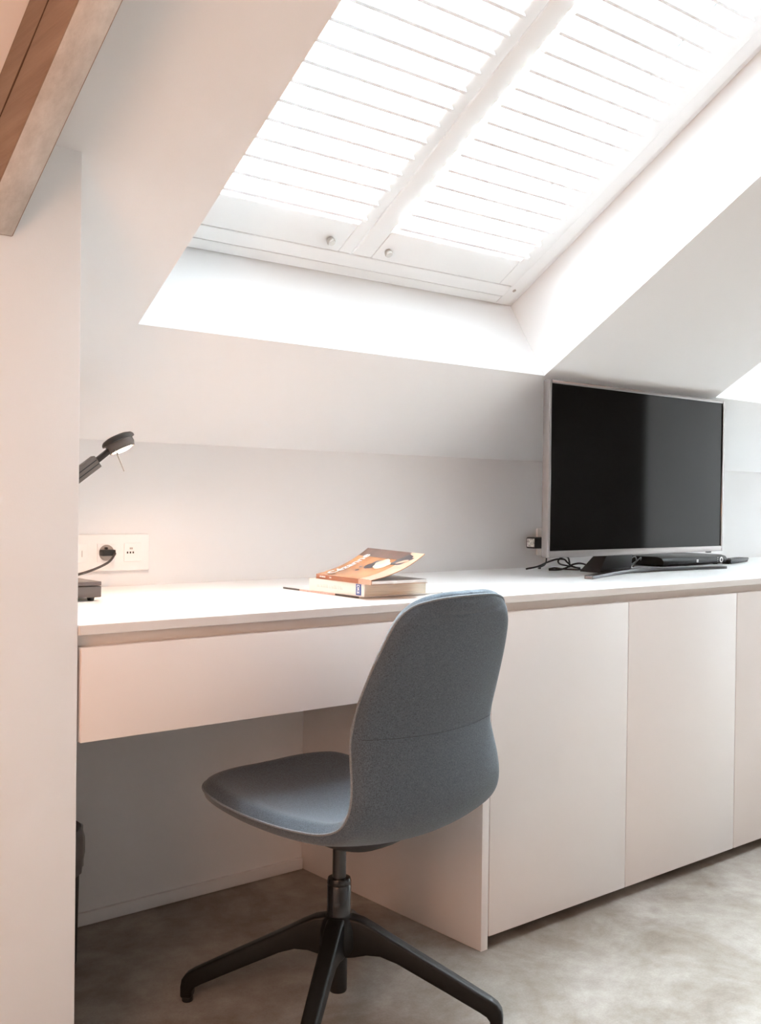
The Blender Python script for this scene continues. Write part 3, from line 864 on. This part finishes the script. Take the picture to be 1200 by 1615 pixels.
# ================================================================== desk lamp
LY = 0.40
lp = empty('desk_lamp', (-0.79, LY, 0.75))
def ll(x, y, z): return Vector((x + 0.79, y - LY, z - 0.75))
bm = bmesh.new(); box(bm, -.855, -.719, LY - .05, LY + .05, .757, .7785, f=ll); obj('base', bm, 'lamp_base', lp, bevel=.002, smooth=True)
bm = bmesh.new(); box(bm, -.855, -.719, LY - .05, LY + .05, .7795, .7875, f=ll); obj('base_lid', bm, 'lamp_base', lp, bevel=.0015, smooth=True)
for fx in (-.842, -.735):
    for fy in (LY - .036, LY + .036):
        bm = bmesh.new(); lathe(bm, [(0, 0), (.006, 0), (.0075, .0075), (0, .0075)], 12, ll(fx, fy, .75)); obj('foot', bm, 'black_plastic', lp)
# lower arm, elbow, upper arm
elbow = Vector((-.868, LY, .902))
def bar(name, p0, p1, w, h, material, bevel=.002, grooves=0):
    d_ = (p1 - p0); l = d_.length; d_.normalize(); up = Vector((0, 1, 0)).cross(d_) * -1
    if up.z < 0: up = -up
    f = lambda a, b, c: ll(*(p0 + d_ * a + Vector((0, 1, 0)) * b + up * c))
    bm = bmesh.new(); box(bm, 0, l, -w / 2, w / 2, -h / 2, h / 2, f=f)
    o = obj(name, bm, material, lp, bevel=bevel, smooth=True)
    for g in range(grooves):
        c = -h / 2 + h * (g + 1) / (grooves + 1)
        bm = bmesh.new(); box(bm, 0.002, l - .002, -w / 2 - .0007, -w / 2 + .0005, c - .0008, c + .0008, f=f)
        obj('rib', bm, 'black_plastic', o)
    return o
bar('lower_arm', Vector((-.80, LY, .786)), elbow, .016, .022, 'lamp_grey', grooves=2)
bar('upper_arm', elbow, Vector((-.7085, LY, 1.0215)), .018, .026, 'lamp_base', grooves=2)
bm = bmesh.new(); lathe(bm, [(0, -.014), (.017, -.014), (.019, -.011), (.019, .011), (.017, .014), (0, .014)], 24, ll(*elbow), axis=(0, 1, 0)); obj('elbow_joint', bm, 'lamp_grey', lp, smooth=True)
bar('neck', Vector((-.720, LY, 1.0130)), Vector((-.670, LY, 1.0530)), .010, .011, 'lamp_grey', bevel=.0015)
# head: tilted disc lid over a conical reflector
hd = Vector((-.6625, LY, 1.0625)); ax = Vector((0.36, -0.24, -0.90)).normalized()   # beam direction
bm = bmesh.new(); lathe(bm, [(0, -.0115), (.020, -.0115), (.030, -.008), (.0335, -.004), (.0338, .0005), (.030, .001), (0, .001)], 36, ll(*hd), axis=ax)
obj('head_lid', bm, 'lamp_grey', lp, smooth=True)
bm = bmesh.new(); lathe(bm, [(.0285, .001), (.0290, .010), (.0262, .0185), (.0240, .0185), (.0236, .010), (0, .004)], 36, ll(*(hd + Vector((.000, 0, 0)))), axis=ax)
obj('reflector', bm, 'lamp_base', lp, smooth=True)
bm = bmesh.new(); lathe(bm, [(0, .0148), (.0220, .0148), (.0200, .0190), (.012, .0215), (0, .0225)], 28, ll(*hd), axis=ax)
M['bulb'] = emit('lit_lamp_glass', (1.0, 0.80, 0.58, 1), 24.0)
obj('bulb', bm, 'bulb', lp, smooth=True)
T('handle_wire', [ll(-.6790, LY - .02, 1.0440), ll(-.6740, LY - .02, 1.034), ll(-.6595, LY - .02, 1.0025)], .0013, 'wire', lp, n=6)
bm = bmesh.new()
for dx in (-.0035, .0035): tube(bm, catmull([ll(-.6775 + dx, LY - .02, 1.045), ll(-.6782 + dx, LY - .022, 1.0375), ll(-.6745 + dx, LY - .02, 1.0365)], 4), .001, 5)
obj('handle_hook', bm, 'lamp_grey', lp)
# lead and plug
bm = bmesh.new(); box(bm, PLUGX - .0175, PLUGX + .0135, YW - .030, YW - .011, -.0068 + .8270, .0068 + .8270, f=ll); obj('plug', bm, 'black_plastic', lp, bevel=.002, smooth=True)
T('lead', [ll(PLUGX + .010, YW - .029, .8265), ll(PLUGX + .007, YW - .036, .8235), ll(PLUGX - .02, YW - .055, .806), ll(PLUGX - .09, YW - .09, .789), ll(-.76, .53, .775), ll(-.80, .49, .762), ll(-.80, .455, .762)], .0027, 'cord', lp)
tag(lp, 'dark grey desk lamp with a lit tilted head beside the left wall', 'lamp')
l = bpy.data.lights.new('desk_lamp_light', 'SPOT'); l.energy = 3.3; l.color = (1.0, 0.58, 0.37); l.spot_size = math.radians(165); l.spot_blend = 0.7; l.shadow_soft_size = 0.018
lo = bpy.data.objects.new('desk_lamp_light', l); C.objects.link(lo)
lo.location = hd + ax * 0.026
lo.rotation_euler = ax.to_track_quat('-Z', 'Y').to_euler()

# ================================================================== books
# magazine at the bottom
mg = empty('magazine', (-0.266, 0.255, 0.75), math.radians(-1.5))
B('pages', (0.001, .225, -.139, .139, .0006, .0034), 'pages_white', mg, bevel=.0004)
bm = bmesh.new(); box(bm, 0, .228, -.14, .14, .0034, .0040); obj('cover', bm, 'mag_white', mg)
for y0, y1, m in ((.075, .140, 'mag_dark'), (-.058, .0745, 'mag_pink'), (-.140, -.0585, 'mag_dark')):
    bm = bmesh.new(); box(bm, -.0008, 0.0006, y0, y1, 0.0003, .0041); obj('spine', bm, m, mg)
bm = bmesh.new(); box(bm, .228, .242, -.13, .10, .0003, .0009); obj('loose_page', bm, 'mag_white', mg)
bm = bmesh.new(); box(bm, .226, .234, -.139, .139, .0012, .0019); obj('loose_page', bm, 'page_photo', mg)
tag(mg, 'thin magazine with a dark spine lying under the two books', 'magazine')
# thick paperback
bk = empty('thick_paperback', (-0.268, 0.0985, 0.7545), math.radians(-1.0))
bw, bl_, bh = 0.168, 0.194, 0.0262
B('page_block', (.002, bw - .002, .0015, bl_ - .0015, .0012, bh - .0012), 'pages', bk, bevel=.0006)
B('front_cover', (0.0, bw, 0, bl_, bh - .0011, bh), 'cover_cream', bk)
B('back_cover', (0.0, bw, 0, bl_, 0, .0011), 'cover_cream', bk)
sp = B('spine', (-.0012, .0019, 0, bl_, 0, bh), 'cover_cream', bk, bevel=.0006)
B('spine_block', (-.0018, -.0012, .010, .027, .0022, bh - .0012), 'cover_blue', sp)
letters('spine_logo', 'DKE', .0112, lambda x, y: Vector((-.0020, .0150 + .0078 - y, bh - .0025 - x * 0.88)), 'white_print', sp, offset=.0003)
bm = bmesh.new()                # worn, unreadable title: short faint strokes
yy = .164
while yy > .070:
    w_ = random.uniform(.0022, .0046); h_ = random.choice((.0052, .0070, .0074))
    box(bm, -.0014, -.0011, yy - w_, yy, .0095, .0095 + h_ * .35); box(bm, -.0014, -.0011, yy - w_ * .35, yy, .0095, .0095 + h_)
    yy -= w_ + random.choice((.0016, .0018, .0045))
tag(obj('spine_title', bm, 'cover_grey_print', sp), kind='stuff')
tag(bk, 'thick cream paperback with a blue block on its spine, under the orange book', 'book')
# top paperback with the cover curling open
tb = empty('art_paperback', (-0.2795, 0.064, 0.7812), math.radians(-5.5))
TW, TL, THK = 0.140, 0.212, 0.0098
B('page_block', (.0015, TW - .002, .001, TL - .001, .0008, THK - .0022), 'pages_white', tb, bevel=.0004)
B('back_cover', (0, TW, 0, TL, 0, .0007), 'cover_orange', tb)
bm = bmesh.new(); box(bm, .004, TW - .0015, .001, TL - .001, THK - .0021, THK - .0017); obj('open_page', bm, 'page_photo', tb)
def cov(a, b):                  # surface of the lifted cover: a from spine, b along spine
    t = a / TW
    z = THK + 0.050 * (0.42 * t + 0.58 * t ** 2.2) + 0.0035 * (b / TL) * t
    x = a * (1 - 0.055 * t)
    return Vector((x, b, z))
def patch(name, poly_or_rect, m, lift, na=12, nb=6, thick=0.0):
    a0, a1, b0, b1 = poly_or_rect
    bm = bmesh.new(); V = [[bm.verts.new(cov(a0 + (a1 - a0) * i / na, b0 + (b1 - b0) * j / nb) + Vector((0, 0, lift))) for j in range(nb + 1)] for i in range(na + 1)]
    for i in range(na):
        for j in range(nb): bm.faces.new((V[i][j], V[i + 1][j], V[i + 1][j + 1], V[i][j + 1]))
    if thick:
        ret = bmesh.ops.extrude_face_region(bm, geom=bm.faces[:])
        for v in ret['geom']:
            if isinstance(v, bmesh.types.BMVert): v.co.z -= thick
    o = obj(name, bm, m, fcov); 
    for p in o.data.polygons: p.use_smooth = True
    return o
fcov = None
bm = bmesh.new()
na, nb = 14, 8
V = [[bm.verts.new(cov(TW * i / na, TL * j / nb)) for j in range(nb + 1)] for i in range(na + 1)]
for i in range(na):
    for j in range(nb): bm.faces.new((V[i][j], V[i + 1][j], V[i + 1][j + 1], V[i][j + 1]))
ret = bmesh.ops.extrude_face_region(bm, geom=bm.faces[:])
for v in ret['geom']:
    if isinstance(v, bmesh.types.BMVert): v.co.z -= .0011
fcov = obj('front_cover', bm, 'cover_orange', tb)
B('spine', (-.0008, .0014, 0.046, TL, 0, THK), 'cover_rust', tb)
B('spine', (-.0008, .0014, 0, 0.0458, 0, THK), 'cover_pink', tb)
patch('cover_band', (0.0005, TW, 0.0, 0.044, ), 'cover_pink', .0003)
patch('cover_border', (TW * .80, TW, 0.0445, TL), 'cover_plum', .0003, na=4)
def blob(name, ca, cb, ra, rb, m, lift, wob=0.0, n=22, rot=0.0):
    bm = bmesh.new(); vs = []
    for k in range(n):
        t = 2 * PI * k / n; q = 1 + wob * noise.noise((math.cos(t) * 1.7 + ca * 90, math.sin(t) * 1.7, cb * 50))
        x, y = ra * q * math.cos(t), rb * q * math.sin(t)
        a = ca + x * math.cos(rot) - y * math.sin(rot); b = cb + x * math.sin(rot) + y * math.cos(rot)
        vs.append(bm.verts.new(cov(min(max(a, 0), TW), min(max(b, 0.0), TL)) + Vector((0, 0, lift))))
    c = bm.verts.new(cov(ca, cb) + Vector((0, 0, lift)))
    for k in range(n): bm.faces.new((vs[k], vs[(k + 1) % n], c))
    return obj(name, bm, m, fcov)
blob('cover_print', .080, .110, .022, .018, 'cover_dark', .0005, .5)
blob('cover_print', .088, .086, .020, .024, 'cover_skin', .0008, .35)
blob('cover_print', .112, .040, .016, .026, 'cover_dark', .0008, .5, rot=.5)
blob('cover_print', .050, .128, .004, .006, 'cover_dark', .0005, .5)
blob('cover_print', .068, .140, .003, .005, 'cover_dark', .0005, .5)
blob('cover_print', .106, .034, .005, .015, 'cover_pink', .0011, .4, rot=.5)
letters('cover_title', 'Cézanne', .030, lambda x, y: cov(min(.012 + x * 1.02, TW), .172 + y * 1.15) + Vector((0, 0, .0007)), 'white_print', fcov, offset=.0007)
bm = bmesh.new()
for y0, y1 in ((.192, .197), (.174, .190), (.150, .158)): box(bm, -.0010, -.0007, y0, y1, .0038, .0066)
obj('spine_text', bm, 'white_print', tb)
tag(tb, 'orange-brown art paperback with a curling cover on top of the book stack', 'book')

# ================================================================== waste bin under the desk, mostly behind the wall corner
wb = empty('waste_bin', (-0.779, 0.505, 0))
wb.scale = (0.97, 0.97, 0.83)
bm = bmesh.new(); lathe(bm, [(0, .002), (.072, .002), (.080, .010), (.0850, .30), (.0870, .330), (.083, .330), (.078, .02), (0, .015)], 40)
obj('bucket', bm, 'bin', wb, smooth=True)
bm = bmesh.new(); rows = []
for k, (r_, z_) in enumerate([(.074, .20), (.080, .30), (.083, .333), (.087, .3375), (.0915, .333), (.094, .310), (.0935, .275), (.092, .248), (.090, .232)]):
    row = []
    for i in range(56):
        a = 2 * PI * i / 56
        q = noise.noise((math.cos(a) * 5, math.sin(a) * 5, z_ * 22)) * (.006 if k > 3 else 0.0)
        zz = z_ + (noise.noise((math.cos(a) * 4, math.sin(a) * 4, 3)) * .016 if k > 6 else 0)
        row.append(bm.verts.new(((r_ + q) * math.cos(a), (r_ + q) * math.sin(a), zz)))
    rows.append(row)
for a, b in zip(rows[:-1], rows[1:]):
    for i in range(56): bm.faces.new((a[i], a[(i + 1) % 56], b[(i + 1) % 56], b[i]))
obj('bin_liner', bm, 'liner', wb, smooth=True)
tag(wb, 'black waste bin with a crumpled grey liner under the desk by the left wall', 'waste bin')
